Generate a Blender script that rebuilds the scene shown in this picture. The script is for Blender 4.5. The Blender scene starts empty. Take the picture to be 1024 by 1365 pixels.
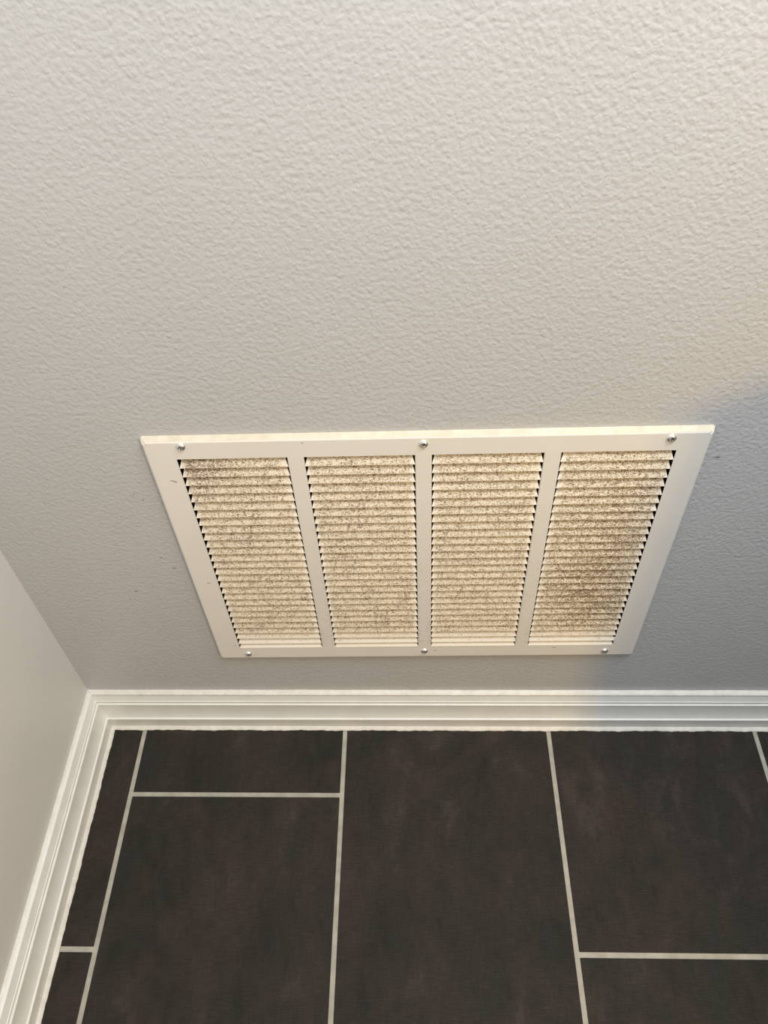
import bpy, bmesh, math, random
from mathutils import Vector, Matrix
random.seed(7)
C = bpy.context.scene.collection
S = bpy.context.scene

# ------------------------------------------------------------------ camera
cam_d = bpy.data.cameras.new('camera')
cam = bpy.data.objects.new('camera', cam_d); C.objects.link(cam); S.camera = cam
LW = 0.0012
cam_d.sensor_fit = 'VERTICAL'; cam_d.sensor_height = 24.0
cam_d.lens = 24.0 * 1066.27 / 1365.0
cam_d.clip_start = 0.02
PITCH, YAW, ROLL = map(math.radians, (-48.9444, -2.5387, -2.2313))
fwd = Vector((math.sin(YAW)*math.cos(PITCH), math.cos(YAW)*math.cos(PITCH), math.sin(PITCH)))
rt = Vector((math.cos(YAW), -math.sin(YAW), 0)); up = rt.cross(fwd)
r2 = rt*math.cos(ROLL) + up*math.sin(ROLL); u2 = -rt*math.sin(ROLL) + up*math.cos(ROLL)
M = Matrix((r2, u2, -fwd)).transposed().to_4x4()
M.translation = Vector((0.47673-LW, -0.57274, 1.1399))
cam.matrix_world = M

# ------------------------------------------------------------------ world, lights, exposure
S.view_settings.view_transform = 'Standard'; S.view_settings.look = 'None'
S.view_settings.gamma = 1.0; S.view_settings.use_curve_mapping = False
S.view_settings.exposure = 0.0
w = bpy.data.worlds.new('world'); S.world = w; w.use_nodes = True
w.node_tree.nodes['Background'].inputs[0].default_value = (0.95, 0.985, 1.0, 1)
w.node_tree.nodes['Background'].inputs[1].default_value = 0.53

def area(name, loc, target, size, power, col, size_y=None):
    l = bpy.data.lights.new(name, 'AREA'); o = bpy.data.objects.new(name, l); C.objects.link(o)
    l.energy = power; l.color = col; l.size = size
    if size_y: l.shape = 'RECTANGLE'; l.size_y = size_y
    o.location = loc
    o.rotation_euler = (Vector(target)-Vector(loc)).to_track_quat('-Z', 'Y').to_euler()
    return o
KC, KW = 18.3, 11.7
area('cool_lamp', (0.82, -0.45, 1.86), (0.55, 0, 0.8), 0.9, KC, (0.94, 1.0, 1.07), 0.12)
area('warm_lamp', (1.62, -1.50, 1.15), (0.4, 0, 0.4), 0.08, KW, (1.0, 0.60, 0.13))

# ------------------------------------------------------------------ helpers
def mesh(name, bm, mat, parent=None, smooth=False):
    me = bpy.data.meshes.new(name); bm.to_mesh(me); bm.free()
    return obj(name, me, mat, parent, smooth)
def obj(name, me, mat=None, parent=None, smooth=False):
    if mat and not me.materials: me.materials.append(mat)
    if smooth:
        for p in me.polygons: p.use_smooth = True
    o = bpy.data.objects.new(name, me); C.objects.link(o)
    if parent: o.parent = parent
    return o
def struct(o): o['kind'] = 'structure'; return o
def box(bm, a, b, bev=0.0, segs=2):
    r = bmesh.ops.create_cube(bm, size=1.0); vs = r['verts']
    for v in vs:
        v.co = Vector([a[i] if v.co[i] < 0 else b[i] for i in range(3)])
    if bev:
        es = list({e for v in vs for e in v.link_edges})
        bmesh.ops.bevel(bm, geom=es, offset=bev, segments=segs, profile=0.5, affect='EDGES')

# ------------------------------------------------------------------ materials
def mat(name, col, rough=0.5, spec=0.5, metal=0.0):
    m = bpy.data.materials.new(name); m.use_nodes = True
    b = m.node_tree.nodes['Principled BSDF']
    b.inputs['Base Color'].default_value = (*col, 1); b.inputs['Roughness'].default_value = rough
    b.inputs['Metallic'].default_value = metal; b.inputs['Specular IOR Level'].default_value = spec
    return m, m.node_tree, b
def N(nt, t, **k):
    n = nt.nodes.new(t)
    for a, v in k.items():
        if a in n.inputs.keys(): n.inputs[a].default_value = v
        else: setattr(n, a, v)
    return n
def noise(nt, vec, scale, detail=2.0, rough=0.5, dist=0.0):
    n = N(nt, 'ShaderNodeTexNoise'); n.inputs['Scale'].default_value = scale
    n.inputs['Detail'].default_value = detail; n.inputs['Roughness'].default_value = rough
    n.inputs['Distortion'].default_value = dist
    nt.links.new(vec, n.inputs['Vector']); return n.outputs['Fac']
def ramp(nt, fac, stops):
    r = N(nt, 'ShaderNodeValToRGB'); e = r.color_ramp.elements
    while len(e) < len(stops): e.new(0.5)
    for el, (p, c) in zip(e, stops):
        el.position = p; el.color = (c, c, c, 1) if isinstance(c, (int, float)) else (*c, 1)
    nt.links.new(fac, r.inputs['Fac']); return r.outputs['Color']
def math_(nt, op, a, b=None, c=None, clamp=False):
    n = N(nt, 'ShaderNodeMath'); n.operation = op; n.use_clamp = clamp
    for i, v in enumerate((a, b, c)):
        if v is None: continue
        if isinstance(v, (int, float)): n.inputs[i].default_value = v
        else: nt.links.new(v, n.inputs[i])
    return n.outputs[0]
def mix(nt, fac, a, b):
    n = N(nt, 'ShaderNodeMix'); n.data_type = 'RGBA'
    for i, v in ((0, fac), (6, a), (7, b)):
        if isinstance(v, (int, float)): n.inputs[i].default_value = v
        elif isinstance(v, tuple): n.inputs[i].default_value = (*v, 1)
        else: nt.links.new(v, n.inputs[i])
    return n.outputs[2]
def bump(nt, b, h, dist, strength=1.0, normal=None):
    n = N(nt, 'ShaderNodeBump'); n.inputs['Distance'].default_value = dist; n.inputs['Strength'].default_value = strength
    nt.links.new(h, n.inputs['Height'])
    if normal: nt.links.new(normal, n.inputs['Normal'])
    nt.links.new(n.outputs[0], b.inputs['Normal']); return n.outputs[0]
def coord(nt, scale=(1, 1, 1), ref=None):
    t = N(nt, 'ShaderNodeTexCoord')
    if ref: t.object = ref
    m = N(nt, 'ShaderNodeMapping'); m.inputs['Scale'].default_value = scale
    nt.links.new(t.outputs['Object'], m.inputs['Vector']); return m.outputs[0]

def wall_material(name, relief, col=(0.52, 0.52, 0.515)):
    m, nt, b = mat(name, col, 0.42, 0.35)
    v = coord(nt)
    h1 = noise(nt, v, 185, 1.5, 0.4)
    h1 = ramp(nt, h1, [(0.38, 0.0), (0.55, 0.5), (0.74, 1.0)])
    h2 = noise(nt, v, 420, 1.5, 0.5)
    h3 = noise(nt, v, 14, 2.0, 0.5)
    vo = N(nt, 'ShaderNodeTexVoronoi'); vo.feature = 'SMOOTH_F1'; vo.inputs['Scale'].default_value = 250; vo.inputs['Smoothness'].default_value = 0.6
    wv = N(nt, 'ShaderNodeVectorMath'); wv.operation = 'MULTIPLY_ADD'; wn = N(nt, 'ShaderNodeTexNoise'); wn.inputs['Scale'].default_value = 160
    nt.links.new(v, wn.inputs['Vector']); nt.links.new(wn.outputs['Color'], wv.inputs[0]); wv.inputs[1].default_value = (0.004, 0.004, 0.004); nt.links.new(v, wv.inputs[2])
    nt.links.new(wv.outputs[0], vo.inputs['Vector'])
    drop = math_(nt, 'SUBTRACT', 1.0, math_(nt, 'MULTIPLY', vo.outputs['Distance'], 1.2))
    h = math_(nt, 'ADD', math_(nt, 'MULTIPLY', h1, 0.45), math_(nt, 'MULTIPLY', h2, 0.4))
    h = math_(nt, 'ADD', h, math_(nt, 'MULTIPLY', drop, 0.6))
    h = math_(nt, 'ADD', h, math_(nt, 'MULTIPLY', h3, 1.2))
    bump(nt, b, h, relief)
    c = noise(nt, v, 6, 3.0)
    nt.links.new(mix(nt, ramp(nt, c, [(0.3, 0.0), (0.7, 1.0)]), tuple(x*0.985 for x in col), tuple(min(1, x*1.015) for x in col)), b.inputs['Base Color'])
    return m
M_wall = wall_material('orange_peel_wall', 0.0005)
M_wall_l = wall_material('smooth_wall', 0.00016, (0.66, 0.65, 0.62))

def simple_noise_mat(name, ca, cb, scale, rough, spec=0.5, bdist=0.0, bscale=200):
    m, nt, b = mat(name, ca, rough, spec); v = coord(nt)
    nt.links.new(mix(nt, ramp(nt, noise(nt, v, scale, 4.0), [(0.35, 0.0), (0.65, 1.0)]), ca, cb), b.inputs['Base Color'])
    if bdist: bump(nt, b, noise(nt, v, bscale, 3.0), bdist)
    return m
M_base = simple_noise_mat('semi_gloss_trim_paint', (0.83, 0.825, 0.785), (0.79, 0.785, 0.74), 30, 0.28, 0.5, 0.00012, 90)
M_caulk = simple_noise_mat('caulk', (0.78, 0.755, 0.69), (0.70, 0.665, 0.59), 90, 0.5, 0.4, 0.0006, 160)
M_grout = simple_noise_mat('grout', (0.46, 0.43, 0.36), (0.37, 0.345, 0.285), 60, 0.85, 0.2, 0.0005, 500)
M_edge = simple_noise_mat('tile_body', (0.05, 0.045, 0.04), (0.07, 0.06, 0.055), 60, 0.7, 0.2)
M_duct = simple_noise_mat('dark_duct', (0.035, 0.028, 0.022), (0.06, 0.045, 0.035), 60, 0.9, 0.1)  # dark brown over the whole duct interior
M_scuff = mat('scuff', (0.10, 0.085, 0.075), 0.8, 0.2)[0]
M_lint = mat('dark_lint', (0.12, 0.083, 0.052), 0.95, 0.05)[0]
M_frame = simple_noise_mat('enamelled_steel', (0.85, 0.81, 0.745), (0.83, 0.79, 0.72), 12, 0.33, 0.5, 0.00005, 60)
M_screw = mat('zinc_screw', (0.93, 0.93, 0.90), 0.34, 0.5, 1.0)[0]
M_recess = mat('screw_recess', (0.05, 0.045, 0.04), 0.6, 0.3, 0.6)[0]

def tile_material():
    m, nt, b = mat('slate_look_porcelain', (0.05, 0.045, 0.04), 0.6, 0.25)
    info = N(nt, 'ShaderNodeObjectInfo')
    t = N(nt, 'ShaderNodeTexCoord')
    off = N(nt, 'ShaderNodeVectorMath'); off.operation = 'ADD'
    nt.links.new(t.outputs['Object'], off.inputs[0])
    sc = N(nt, 'ShaderNodeVectorMath'); sc.operation = 'SCALE'; sc.inputs['Scale'].default_value = 7.0
    cb = N(nt, 'ShaderNodeCombineXYZ'); nt.links.new(info.outputs['Random'], cb.inputs[0]); nt.links.new(info.outputs['Random'], cb.inputs[1])
    nt.links.new(cb.outputs[0], sc.inputs[0]); nt.links.new(sc.outputs[0], off.inputs[1])
    def mp(s):
        q = N(nt, 'ShaderNodeMapping'); q.inputs['Scale'].default_value = s; nt.links.new(off.outputs[0], q.inputs['Vector']); return q.outputs[0]
    big = noise(nt, mp((1, 0.8, 1)), 9, 4.0, 0.6, 0.6)
    blot = noise(nt, mp((1.6, 0.7, 1)), 26, 4.0, 0.65, 0.3)
    f = math_(nt, 'ADD', math_(nt, 'MULTIPLY', big, 0.6), math_(nt, 'MULTIPLY', blot, 0.4))
    base = ramp(nt, f, [(0.38, (0.0160, 0.0150, 0.0110)), (0.48, (0.0245, 0.0200, 0.0150)), (0.56, (0.031, 0.0235, 0.0180)), (0.64, (0.047, 0.0355, 0.0285))])
    streak = noise(nt, mp((1, 14, 1)), 55, 4.0, 0.7)
    streak2 = noise(nt, mp((12, 1, 1)), 40, 3.0, 0.7)
    s = math_(nt, 'ADD', math_(nt, 'MULTIPLY', streak, 0.75), math_(nt, 'MULTIPLY', streak2, 0.35))
    hue = noise(nt, mp((1.2, 0.6, 1)), 13, 3.0, 0.6, 0.8)
    base = mix(nt, ramp(nt, hue, [(0.52, 0.0), (0.66, 0.55)]), base, (0.040, 0.0255, 0.0225))
    base = mix(nt, ramp(nt, hue, [(0.36, 0.6), (0.47, 0.0)]), base, (0.0185, 0.0200, 0.0155))
    fine = noise(nt, mp((1, 2.0, 1)), 420, 3.0, 0.8)
    s = math_(nt, 'MULTIPLY_ADD', math_(nt, 'SUBTRACT', fine, 0.5), 0.35, s)
    sr = ramp(nt, s, [(0.40, 0.66), (0.56, 1.0), (0.74, 1.45)])
    mm = N(nt, 'ShaderNodeMix'); mm.data_type = 'RGBA'; mm.blend_type = 'MULTIPLY'; mm.inputs[0].default_value = 1.0
    nt.links.new(base, mm.inputs[6]); nt.links.new(sr, mm.inputs[7])
    nt.links.new(mm.outputs[2], b.inputs['Base Color'])
    bump(nt, b, s, 0.0009)
    return m
M_tile = tile_material()

# ------------------------------------------------------------------ shell: walls
GX, GZ, GR = 0.49597-LW, 0.39503, math.radians(0.898)
XR, YF, ZT = 2.6, -2.2, 2.5          # extent of the visible corner of the room
HW, HH = 0.262, 0.192                # duct opening cut behind the grille
bm = bmesh.new()
o_ = [bm.verts.new(p) for p in ((0, 0, 0), (XR, 0, 0), (XR, 0, ZT), (0, 0, ZT))]
i_ = [bm.verts.new((GX+u, 0, GZ+v)) for u, v in ((-HW, -HH), (HW, -HH), (HW, HH), (-HW, HH))]
for k in range(4):
    bm.faces.new((o_[k], o_[(k+1) % 4], i_[(k+1) % 4], i_[k]))
r = bmesh.ops.extrude_face_region(bm, geom=bm.faces[:])
for v in r['geom']:
    if isinstance(v, bmesh.types.BMVert): v.co.y += 0.012
bmesh.ops.recalc_face_normals(bm, faces=bm.faces)
wall_back = struct(mesh('wall_back', bm, M_wall))
bm = bmesh.new(); box(bm, (-0.012, YF, 0), (0, 0.012, ZT))
wall_left = struct(mesh('wall_left', bm, M_wall_l))
# waist-high stub wall to the right, out of frame: added as a blocker to throw the soft shade on the right
PX, PY, PZ = 1.084, -0.60, 0.83
bm = bmesh.new(); box(bm, (PX, PY, 0), (XR, PY+0.11, PZ), 0.004, 2)
struct(mesh('added_shade_wall', bm, M_wall))

# small marks on the wall
for x, z, ln, th in ((0.184, 0.514, 1.6, 0.7), (0.192, 0.504, 1.8, 0.9), (0.198, 0.382, 4.5, 0.6), (0.140, 0.335, 4.2, 1.1), (0.163, 0.345, 2.5, 0.5),
                     (0.788, 0.563, 5.0, 1.1), (0.187, 0.402, 2.2, 0.5), (0.128, 0.318, 1.5, 0.6)):
    bm = bmesh.new(); bmesh.ops.create_uvsphere(bm, u_segments=8, v_segments=4, radius=0.001)
    for v in bm.verts: v.co = Vector((v.co.x*ln/2, v.co.y*0.3, v.co.z*th/2))
    o = mesh('scuff_mark', bm, M_scuff, wall_back); o.location = (x-LW, -0.0003, z)

# ------------------------------------------------------------------ baseboards
PROF = [(0.0, 82.4), (5.2, 81.6), (6.6, 80.8), (7.0, 79.6), (7.6, 76.0), (8.9, 72.0), (9.7, 69.0), (10.0, 68.2), (10.9, 67.6), (11.0, 66.6), (10.2, 66.0), (10.2, 61.2),
        (11.9, 60.9), (12.5, 60.2), (12.5, 59.4), (12.0, 58.8), (12.0, 52.0), (12.4, 45.0), (13.3, 38.0), (14.5, 32.0), (16.2, 27.0), (17.8, 26.7), (18.5, 26.0), (18.6, 25.0),
        (18.4, 24.0), (18.4, 0.0), (0.0, 0.0)]
def sweep(prof, path, name, m, parent=None, smooth=True):
    """path(o) -> list of points at outset o"""
    bm = bmesh.new(); rings = []
    for o_mm, z_mm in prof:
        rings.append([bm.verts.new((p[0], p[1], z_mm/1000 + (p[2] if len(p) > 2 else 0))) for p in path(o_mm/1000)])
    n = len(prof)
    for i in range(n):
        a, b = rings[i], rings[(i+1) % n]
        for j in range(len(a)-1):
            bm.faces.new((a[j], a[j+1], b[j+1], b[j]))
    for k in (0, -1):
        bm.faces.new([rg[k] for rg in rings])
    bmesh.ops.recalc_face_normals(bm, faces=bm.faces)
    ob = mesh(name, bm, m, parent)
    for p in ob.data.polygons: p.use_smooth = True
    ob.data.set_sharp_from_angle(angle=math.radians(32))
    return ob
bb = struct(sweep(PROF, lambda o: [(o, -o), (1.46, -o)], 'baseboard_back', M_base))
bl = struct(sweep(PROF, lambda o: [(o, -o), (o, YF)], 'baseboard_left', M_base))
# caulk beads: top and bottom, uneven edge
def wob(t, seed, amp):
    return amp*(0.5*math.sin(t*61+seed)+0.35*math.sin(t*173+seed*2.1)+0.3*math.sin(t*397+seed*3.3)+0.25*random.uniform(-1, 1))
def bead(parent, L, along, prof_fn, step, name='caulk_bead'):
    bm = bmesh.new(); n = int(L/step); prev = None
    for i in range(n+1):
        t = i*step; pr = prof_fn(t)
        cur = [bm.verts.new((*along(t, o/1000), z/1000)) for o, z in pr]
        if prev:
            for k in range(len(cur)-1): bm.faces.new((prev[k], prev[k+1], cur[k+1], cur[k]))
        prev = cur
    bmesh.ops.recalc_face_normals(bm, faces=bm.faces)
    return mesh(name, bm, M_caulk, parent, True)
along_b = lambda t, o: (max(o, 0)+t if t == 0 else t+0.0, -o)
def top_prof_thin(seed, amp=0.4):
    return lambda t: [(-0.3, 83.6+wob(t, seed, amp)), (0.4, 83.4+wob(t, seed+.2, amp)), (1.6, 82.6), (2.6, 82.1+wob(t, seed+1, .2)), (3.0, 81.8)]
def top_prof(seed, amp=0.5):
    return lambda t: [(-0.3, 84.2+wob(t, seed, amp)), (0.5, 84.0+wob(t, seed+.2, amp)), (2.6, 83.3), (5.6, 82.3+wob(t, seed+1, .15)), (6.9, 81.2), (7.2, 79.6), (5.5, 79.5)]
def bot_prof(seed, amp=0.5):
    return lambda t: [(18.0, 4.4), (18.7, 4.3+wob(t, seed, .3)), (20.2, 2.8+wob(t, seed+1, .2)), (22.3+wob(t, seed+2, amp), 1.5), (23.3+wob(t, seed+2, amp*1.3), 0.3), (23.3, -0.5)]
# mitred at the corner: start each bead where the other begins
bead(bb, 1.46, lambda t, o: (max(t, o), -o), top_prof(1.0), 0.004)
bead(bb, 1.46, lambda t, o: (max(t, o), -o), bot_prof(2.0, 0.8), 0.0025)
bead(bl, -YF, lambda t, o: (o, -max(t, o)), top_prof_thin(3.0, 0.4), 0.004)
bead(bl, -YF, lambda t, o: (o, -max(t, o)), bot_prof(4.0, 0.7), 0.003)

# ------------------------------------------------------------------ floor: grout bed and tiles
P, L, GW = 0.309, 0.6136, 0.0066
X0 = 0.0710-LW
bm = bmesh.new(); box(bm, (-0.012, YF, -0.02), (XR, 0.012, -0.0012))
floor = struct(mesh('floor', bm, M_grout))
joints = {0: 0.1231, 1: 0.5316, 2: 0.3271, -1: 0.3271-0.0005, 3: 0.1231, 4: 0.5316, 5: 0.3271, 6: 0.1231, 7: 0.5316}
for c in range(-1, 8):
    xa, xb = X0+c*P+GW/2, X0+(c+1)*P-GW/2
    xa = max(xa, 0.012); xb = min(xb, XR)
    if xb-xa < 0.02: continue
    j = joints[c]; edges = [j-L, j, j+L, j+2*L, j+3*L]
    for a, b in zip(edges, edges[1:]):
        y1 = -max(a+GW/2, 0.012); y0 = -min(b-GW/2, -YF)
        if y1-y0 < 0.02: continue
        bm = bmesh.new()
        wx, wy = (xb-xa)/2, (y1-y0)/2
        box(bm, (-wx, -wy, -0.009), (wx, wy, random.uniform(-0.0001, 0.0002)), 0.0009, 2)
        t = mesh('tile', bm, M_tile, floor, False); t.location = ((xa+xb)/2, (y0+y1)/2, 0)

# ------------------------------------------------------------------ return-air grille
g = bpy.data.objects.new('vent_grille', None); C.objects.link(g)
g.empty_display_size = 0.1
# the empty sits at the grille's centre on the wall plane, x right, y into the wall, z up
g.location = (GX, 0, GZ); g.rotation_euler = (0, -GR, 0)
g['label'] = 'cream-white steel return air grille with dusty louvres, screwed to the grey wall above the baseboard'
g['category'] = 'vent grille'

GW2, GH2, FY = 0.278, 0.2045, -0.0068
COL = [(-0.2486, -0.1366), (-0.1202, -0.0082), (0.0082, 0.1202), (0.1366, 0.2486)]
VT, VB = 0.1808, -0.1790
def plate(x0, x1, z0, z1, bm, y0=FY, y1=FY+0.0009): box(bm, (x0, y0, z0), (x1, y1, z1))
# frame: outer border with folded, chamfered rim
bm = bmesh.new()
rings = []
for o, y in ((0.0032, 0.0003), (0.0026, -0.0012), (0.0010, FY+0.0013), (0.0003, FY+0.0005), (-0.0012, FY)):
    rings.append([bm.verts.new((sx*(GW2+o), y, sz*(GH2+o))) for sx, sz in ((-1, -1), (1, -1), (1, 1), (-1, 1))])
for y, e in ((FY, 0.0), (FY+0.0004, -0.0003), (FY+0.0016, -0.0005)):
    x0, x1 = COL[0][0]+e, COL[3][1]-e
    rings.append([bm.verts.new(p) for p in ((x0, y, VB-0 if e else VB), (x1, y, VB), (x1, y, VT-e), (x0, y, VT-e))])
for a, b in zip(rings, rings[1:]):
    for k in range(4): bm.faces.new((a[k], a[(k+1) % 4], b[(k+1) % 4], b[k]))
bmesh.ops.recalc_face_normals(bm, faces=bm.faces)
ce = [e for e in bm.edges if abs(abs(e.verts[0].co.x)-abs(e.verts[1].co.x)) < 0.002 and abs(abs(e.verts[0].co.z)-abs(e.verts[1].co.z)) < 0.002
      and abs(e.verts[0].co.x) > 0.27 and (e.verts[0].co-e.verts[1].co).length < 0.02]
bmesh.ops.bevel(bm, geom=ce, offset=0.0016, segments=2, affect='EDGES')
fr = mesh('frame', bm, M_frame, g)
fr.data.materials.append(simple_noise_mat('toned_down_rim', (0.70, 0.63, 0.50), (0.62, 0.55, 0.42), 90, 0.6, 0.3))
for p in fr.data.polygons:      # upward-facing fold coloured a darker cream to offset the strong cool lamp
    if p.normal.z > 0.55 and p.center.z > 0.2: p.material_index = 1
# upright bars between the louvre banks
me_m = None
for a, b in zip(COL, COL[1:]):
    if me_m is None:
        bm = bmesh.new(); h = (b[0]-a[1])/2
        prof = [(-h-0.0003, FY+0.0016), (-h, FY+0.0004), (-h+0.0004, FY), (h-0.0004, FY), (h, FY+0.0004), (h+0.0003, FY+0.0016)]
        t_ = [bm.verts.new((x, y, VT)) for x, y in prof]; b_ = [bm.verts.new((x, y, VB)) for x, y in prof]
        for k in range(5): bm.faces.new((b_[k], b_[k+1], t_[k+1], t_[k]))
        bm.faces.new((b_[5], b_[0], t_[0], t_[5]))
        bmesh.ops.recalc_face_normals(bm, faces=bm.faces)
        me_m = bpy.data.meshes.new('mullion'); bm.to_mesh(me_m); bm.free(); me_m.materials.append(M_frame)
    o = obj('mullion', me_m, None, g); o.location = ((a[1]+b[0])/2, 0, 0)

# dusty louvre paint: cream enamel under speckled lint, read in the grille's own coordinates
def dust_material():
    m, nt, b = mat('dusty_louvre_enamel', (0.85, 0.78, 0.64), 0.75, 0.2)
    v = coord(nt, (1, 1, 1), g)
    sep = N(nt, 'ShaderNodeSeparateXYZ'); nt.links.new(v, sep.inputs[0])
    def blob(cx, cz, rx, rz):
        dx = math_(nt, 'DIVIDE', math_(nt, 'SUBTRACT', sep.outputs[0], cx), rx)
        dz = math_(nt, 'DIVIDE', math_(nt, 'SUBTRACT', sep.outputs[2], cz), rz)
        d = math_(nt, 'ADD', math_(nt, 'MULTIPLY', dx, dx), math_(nt, 'MULTIPLY', dz, dz))
        return math_(nt, 'POWER', 2.718, math_(nt, 'MULTIPLY', d, -1.0))
    dens = math_(nt, 'ADD', math_(nt, 'MULTIPLY', blob(0.205, -0.06, 0.055, 0.10), 0.62), math_(nt, 'MULTIPLY', blob(-0.235, 0.17, 0.04, 0.035), 0.6))
    dens = math_(nt, 'ADD', dens, math_(nt, 'MULTIPLY', blob(0.215, 0.08, 0.05, 0.08), 0.3))
    low = noise(nt, v, 28, 3.0, 0.6)
    dens = math_(nt, 'ADD', dens, math_(nt, 'MULTIPLY', math_(nt, 'SUBTRACT', low, 0.5), 1.0))
    # bottom rows and the last millimetres beside the bars stay cleaner
    clean = ramp(nt, math_(nt, 'MULTIPLY_ADD', sep.outputs[2], 1.0, 0.2), [(0.034, 0.0), (0.062, 1.0)])
    ang = [ (a+b)/2 for a, b in COL ]
    ed = None
    for cx in ang:
        d = math_(nt, 'ABSOLUTE', math_(nt, 'SUBTRACT', sep.outputs[0], cx))
        ed = d if ed is None else math_(nt, 'MINIMUM', ed, d)
    ends = ramp(nt, math_(nt, 'MULTIPLY', math_(nt, 'SUBTRACT', ed, 0.040), 50.0), [(0.42, 1.0), (0.80, 0.0)])
    n1 = noise(nt, coord(nt, (0.8, 1.2, 1.2), g), 700, 2.0, 0.7, 0.8)
    n2 = noise(nt, coord(nt, (1, 1, 1), g), 260, 3.0, 0.7, 0.4)
    s = math_(nt, 'ADD', math_(nt, 'MULTIPLY', n1, 0.65), math_(nt, 'MULTIPLY', n2, 0.35))
    s = math_(nt, 'MULTIPLY_ADD', dens, 0.085, s)
    spec = ramp(nt, s, [(0.495, 0.0), (0.545, 0.5), (0.595, 1.0)])
    k = math_(nt, 'MULTIPLY', math_(nt, 'MULTIPLY', spec, clean), ends)
    tint = mix(nt, math_(nt, 'MULTIPLY', clean, ends), (0.90, 0.84, 0.73), (0.90, 0.79, 0.61))
    nt.links.new(mix(nt, k, tint, (0.27, 0.195, 0.125)), b.inputs['Base Color'])
    bump(nt, b, math_(nt, 'MULTIPLY', math_(nt, 'MULTIPLY', n1, clean), ends), 0.0012)
    return m
M_dust = dust_material()

# louvre blade: lower lip flush with the face, rises backwards; ends cut back so a dark wedge shows beside the bar
PITCH_Z = 0.01293
def slat_mesh(h_scale=1.0):
    W = (COL[0][1]-COL[0][0])/2
    prof = [(FY+0.0012, -0.0002), (FY-0.0004, 0.0001), (FY-0.0003, 0.0011), (FY+0.0022, 0.0058*h_scale), (FY+0.0072, 0.0135*h_scale)]
    bm = bmesh.new(); cols = []
    for sx, inset in ((-1, 0), (-1, 1), (1, 1), (1, 0)):
        c = []
        for k, (y, z) in enumerate(prof):
            t = (0, 0, 0.1, 0.55, 1.0)[k]
            if inset: x = W-0.0065; yy = y
            else: x = W-0.0002-0.0036*t; yy = y+0.0012*t
            c.append(bm.verts.new((sx*x, yy, z)))
        cols.append(c)
    for a, b in zip(cols, cols[1:]):
        for k in range(len(prof)-1): bm.faces.new((a[k], b[k], b[k+1], a[k+1]))
    bmesh.ops.recalc_face_normals(bm, faces=bm.faces)
    if sum(f.normal.y for f in bm.faces) > 0: bmesh.ops.reverse_faces(bm, faces=bm.faces)
    r = bmesh.ops.extrude_face_region(bm, geom=bm.faces[:])
    for v in r['geom']:
        if isinstance(v, bmesh.types.BMVert): v.co += Vector((0, 0.0004, -0.0005))
    bmesh.ops.recalc_face_normals(bm, faces=bm.faces)
    me = bpy.data.meshes.new('slat'); bm.to_mesh(me); bm.free(); me.materials.append(M_dust)
    for p in me.polygons: p.use_smooth = True
    me.set_sharp_from_angle(angle=math.radians(50))
    return me
me_s, me_last = slat_mesh(), slat_mesh(0.8)
NR = 28
row_z = []
for i in range(NR):
    row_z.append(VT-(i+1)*PITCH_Z if i < NR-1 else VB+0.0002)
for a, b in COL:
    for i in range(NR):
        o = obj('slat', me_last if i == NR-1 else me_s, None, g)
        o.location = ((a+b)/2, 0, row_z[i])

# lint fibres caught on the blades and bars
bm = bmesh.new()
def fibre(p, d, n, ln, wd, curl):
    s = n.cross(d).normalized()
    pts = [p + d*ln*t + s*curl*ln*math.sin(t*3.0) + n*ln*0.16*math.sin(t*math.pi) for t in (0, 0.5, 1.0)]
    wv = s*wd*0.5
    rows = [(bm.verts.new(q-wv), bm.verts.new(q+wv)) for q in pts]
    for a, b in zip(rows, rows[1:]): bm.faces.new((a[0], a[1], b[1], b[0]))
slope = Vector((0, 0.0055, 0.0095)).normalized(); nrm = Vector((0, -0.865, 0.5)).normalized(); ex = Vector((1, 0, 0))
cnt = 0
while cnt < 11000:
    c = random.randrange(4); i = random.randrange(NR-1); a, b = COL[c]
    u = random.uniform(a+0.004, b-0.003); z = row_z[i]
    v = z
    dens = 0.28 + 0.9*math.exp(-((u-0.205)/0.05)**2-((v+0.06)/0.10)**2) + 0.8*math.exp(-((u+0.235)/0.035)**2-((v-0.165)/0.035)**2) \
         + 0.35*math.exp(-((u-0.22)/0.04)**2-((v-0.08)/0.08)**2)
    if i > NR-5: dens *= 0.35
    if random.random() > dens: continue
    t = random.random()**0.8
    if t > 0.55 or i < 8: t = random.choice((t, random.uniform(0.5, 1.0)))
    p = Vector((u, FY-0.0001+0.0045*t, z+0.0013+0.0085*t)) + nrm*0.0004
    th = random.uniform(0, math.pi)
    d = (ex*math.cos(th)+slope*math.sin(th)*0.8).normalized()
    fibre(p, d, nrm, random.uniform(0.0008, 0.0030), random.uniform(0.00010, 0.00026), random.uniform(-.35, .35)); cnt += 1
for _ in range(1300):    # hairs hanging under the lips
    c = random.choice((0, 1, 2, 3, 3)); i = random.randrange(NR-1); a, b = COL[c]
    p = Vector((random.uniform(a+.002, b-.002), FY-0.0003, row_z[i]+0.0003))
    d = Vector((random.uniform(-1, 1), -0.1, -random.uniform(0.1, 0.8))).normalized()
    fibre(p, d, Vector((0, -1, 0)), random.uniform(0.001, 0.003), 0.00022, random.uniform(-.3, .3))
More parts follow.
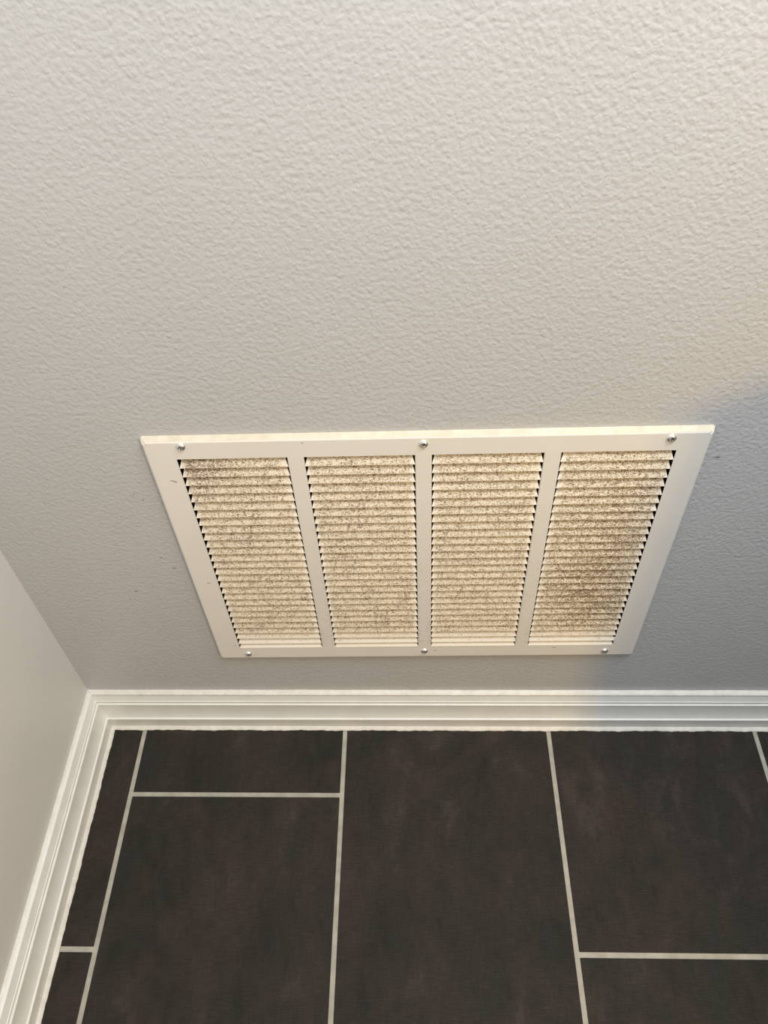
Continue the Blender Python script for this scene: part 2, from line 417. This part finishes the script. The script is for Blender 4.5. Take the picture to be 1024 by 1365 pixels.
for _ in range(1500):    # fuzz on the upright bars, mostly low down and along their edges
    k = random.randrange(3); x0, x1 = COL[k][1], COL[k+1][0]
    z = VB+0.008+(VT-VB)*abs(random.gauss(0, 0.33))
    if z > VT-0.02: continue
    e = random.random()**2.2*0.008
    x = x0+e if random.random() < 0.5 else x1-e
    d = Vector((random.uniform(-1, 1), 0, random.uniform(-.5, .5))).normalized()
    fibre(Vector((x, FY-0.0002, z)), d, Vector((0, -1, 0)), random.uniform(0.0006, 0.0022), random.uniform(.00006, .00013), random.uniform(-.3, .3))
for u, v, ln in ((-0.2625, 0.150, .003), (-0.2600, 0.149, .003), (-0.258, 0.1475, .002), (-0.12, 0.2005, .002), (0.013, -0.1893, .003), (-0.262, -0.03, .004), (0.17, -0.1845, .004), (-0.255, -0.172, .003)):
    fibre(Vector((u, FY-0.0002, v)), ex, Vector((0, -1, 0)), ln, 0.0006, 0.1)
lint = mesh('lint', bm, M_lint, g); lint['kind'] = 'stuff'

# screws
def screw_mesh():
    bm = bmesh.new(); R_, Hh = 0.0051, 0.0030
    seg, rg = 40, 12; rows = []
    for i in range(rg+1):
        t = i/rg; row = []
        for k in range(seg):
            a = 2*math.pi*k/seg; x, z = R_*t*math.cos(a), R_*t*math.sin(a)
            h = Hh*(1-t**3.2*0.75) if t < 1 else 0
            ca, sa = math.cos(0.5), math.sin(0.5); xr, zr = x*ca+z*sa, -x*sa+z*ca
            arm = min(abs(xr), abs(zr)); far = max(abs(xr), abs(zr))
            if arm < 0.00060 and far < 0.0025: h -= 0.0014*(1-far/0.0028)+0.0003
            row.append(bm.verts.new((x, -h, z)))
        rows.append(row)
    for a, b in zip(rows, rows[1:]):
        for k in range(seg):
            f = bm.faces.new((a[k], a[(k+1) % seg], b[(k+1) % seg], b[k]))
            c = f.calc_center_median(); x, z = c.x, c.z
            ca, sa = math.cos(0.5), math.sin(0.5); xr, zr = x*ca+z*sa, -x*sa+z*ca
            if min(abs(xr), abs(zr)) < 0.00062 and max(abs(xr), abs(zr)) < 0.0023: f.material_index = 1
    bmesh.ops.remove_doubles(bm, verts=bm.verts, dist=1e-6)
    bmesh.ops.recalc_face_normals(bm, faces=bm.faces)
    me = bpy.data.meshes.new('screw'); bm.to_mesh(me); bm.free(); me.materials.append(M_screw); me.materials.append(M_recess)
    for p in me.polygons: p.use_smooth = True
    return me
me_sc = screw_mesh()
for u, v, rot in ((-0.2405, 0.1985, 0.2), (0.0, 0.1960, 1.1), (0.240, 0.1975, 0.6), (-0.2395, -0.1945, 0.9), (0.0, -0.1905, 0.3), (0.2405, -0.1945, 1.4)):
    o = obj('screw', me_sc, None, g); o.location = (u, FY+0.0003, v); o.rotation_euler = (0, rot, 0)

# dark duct behind the grille
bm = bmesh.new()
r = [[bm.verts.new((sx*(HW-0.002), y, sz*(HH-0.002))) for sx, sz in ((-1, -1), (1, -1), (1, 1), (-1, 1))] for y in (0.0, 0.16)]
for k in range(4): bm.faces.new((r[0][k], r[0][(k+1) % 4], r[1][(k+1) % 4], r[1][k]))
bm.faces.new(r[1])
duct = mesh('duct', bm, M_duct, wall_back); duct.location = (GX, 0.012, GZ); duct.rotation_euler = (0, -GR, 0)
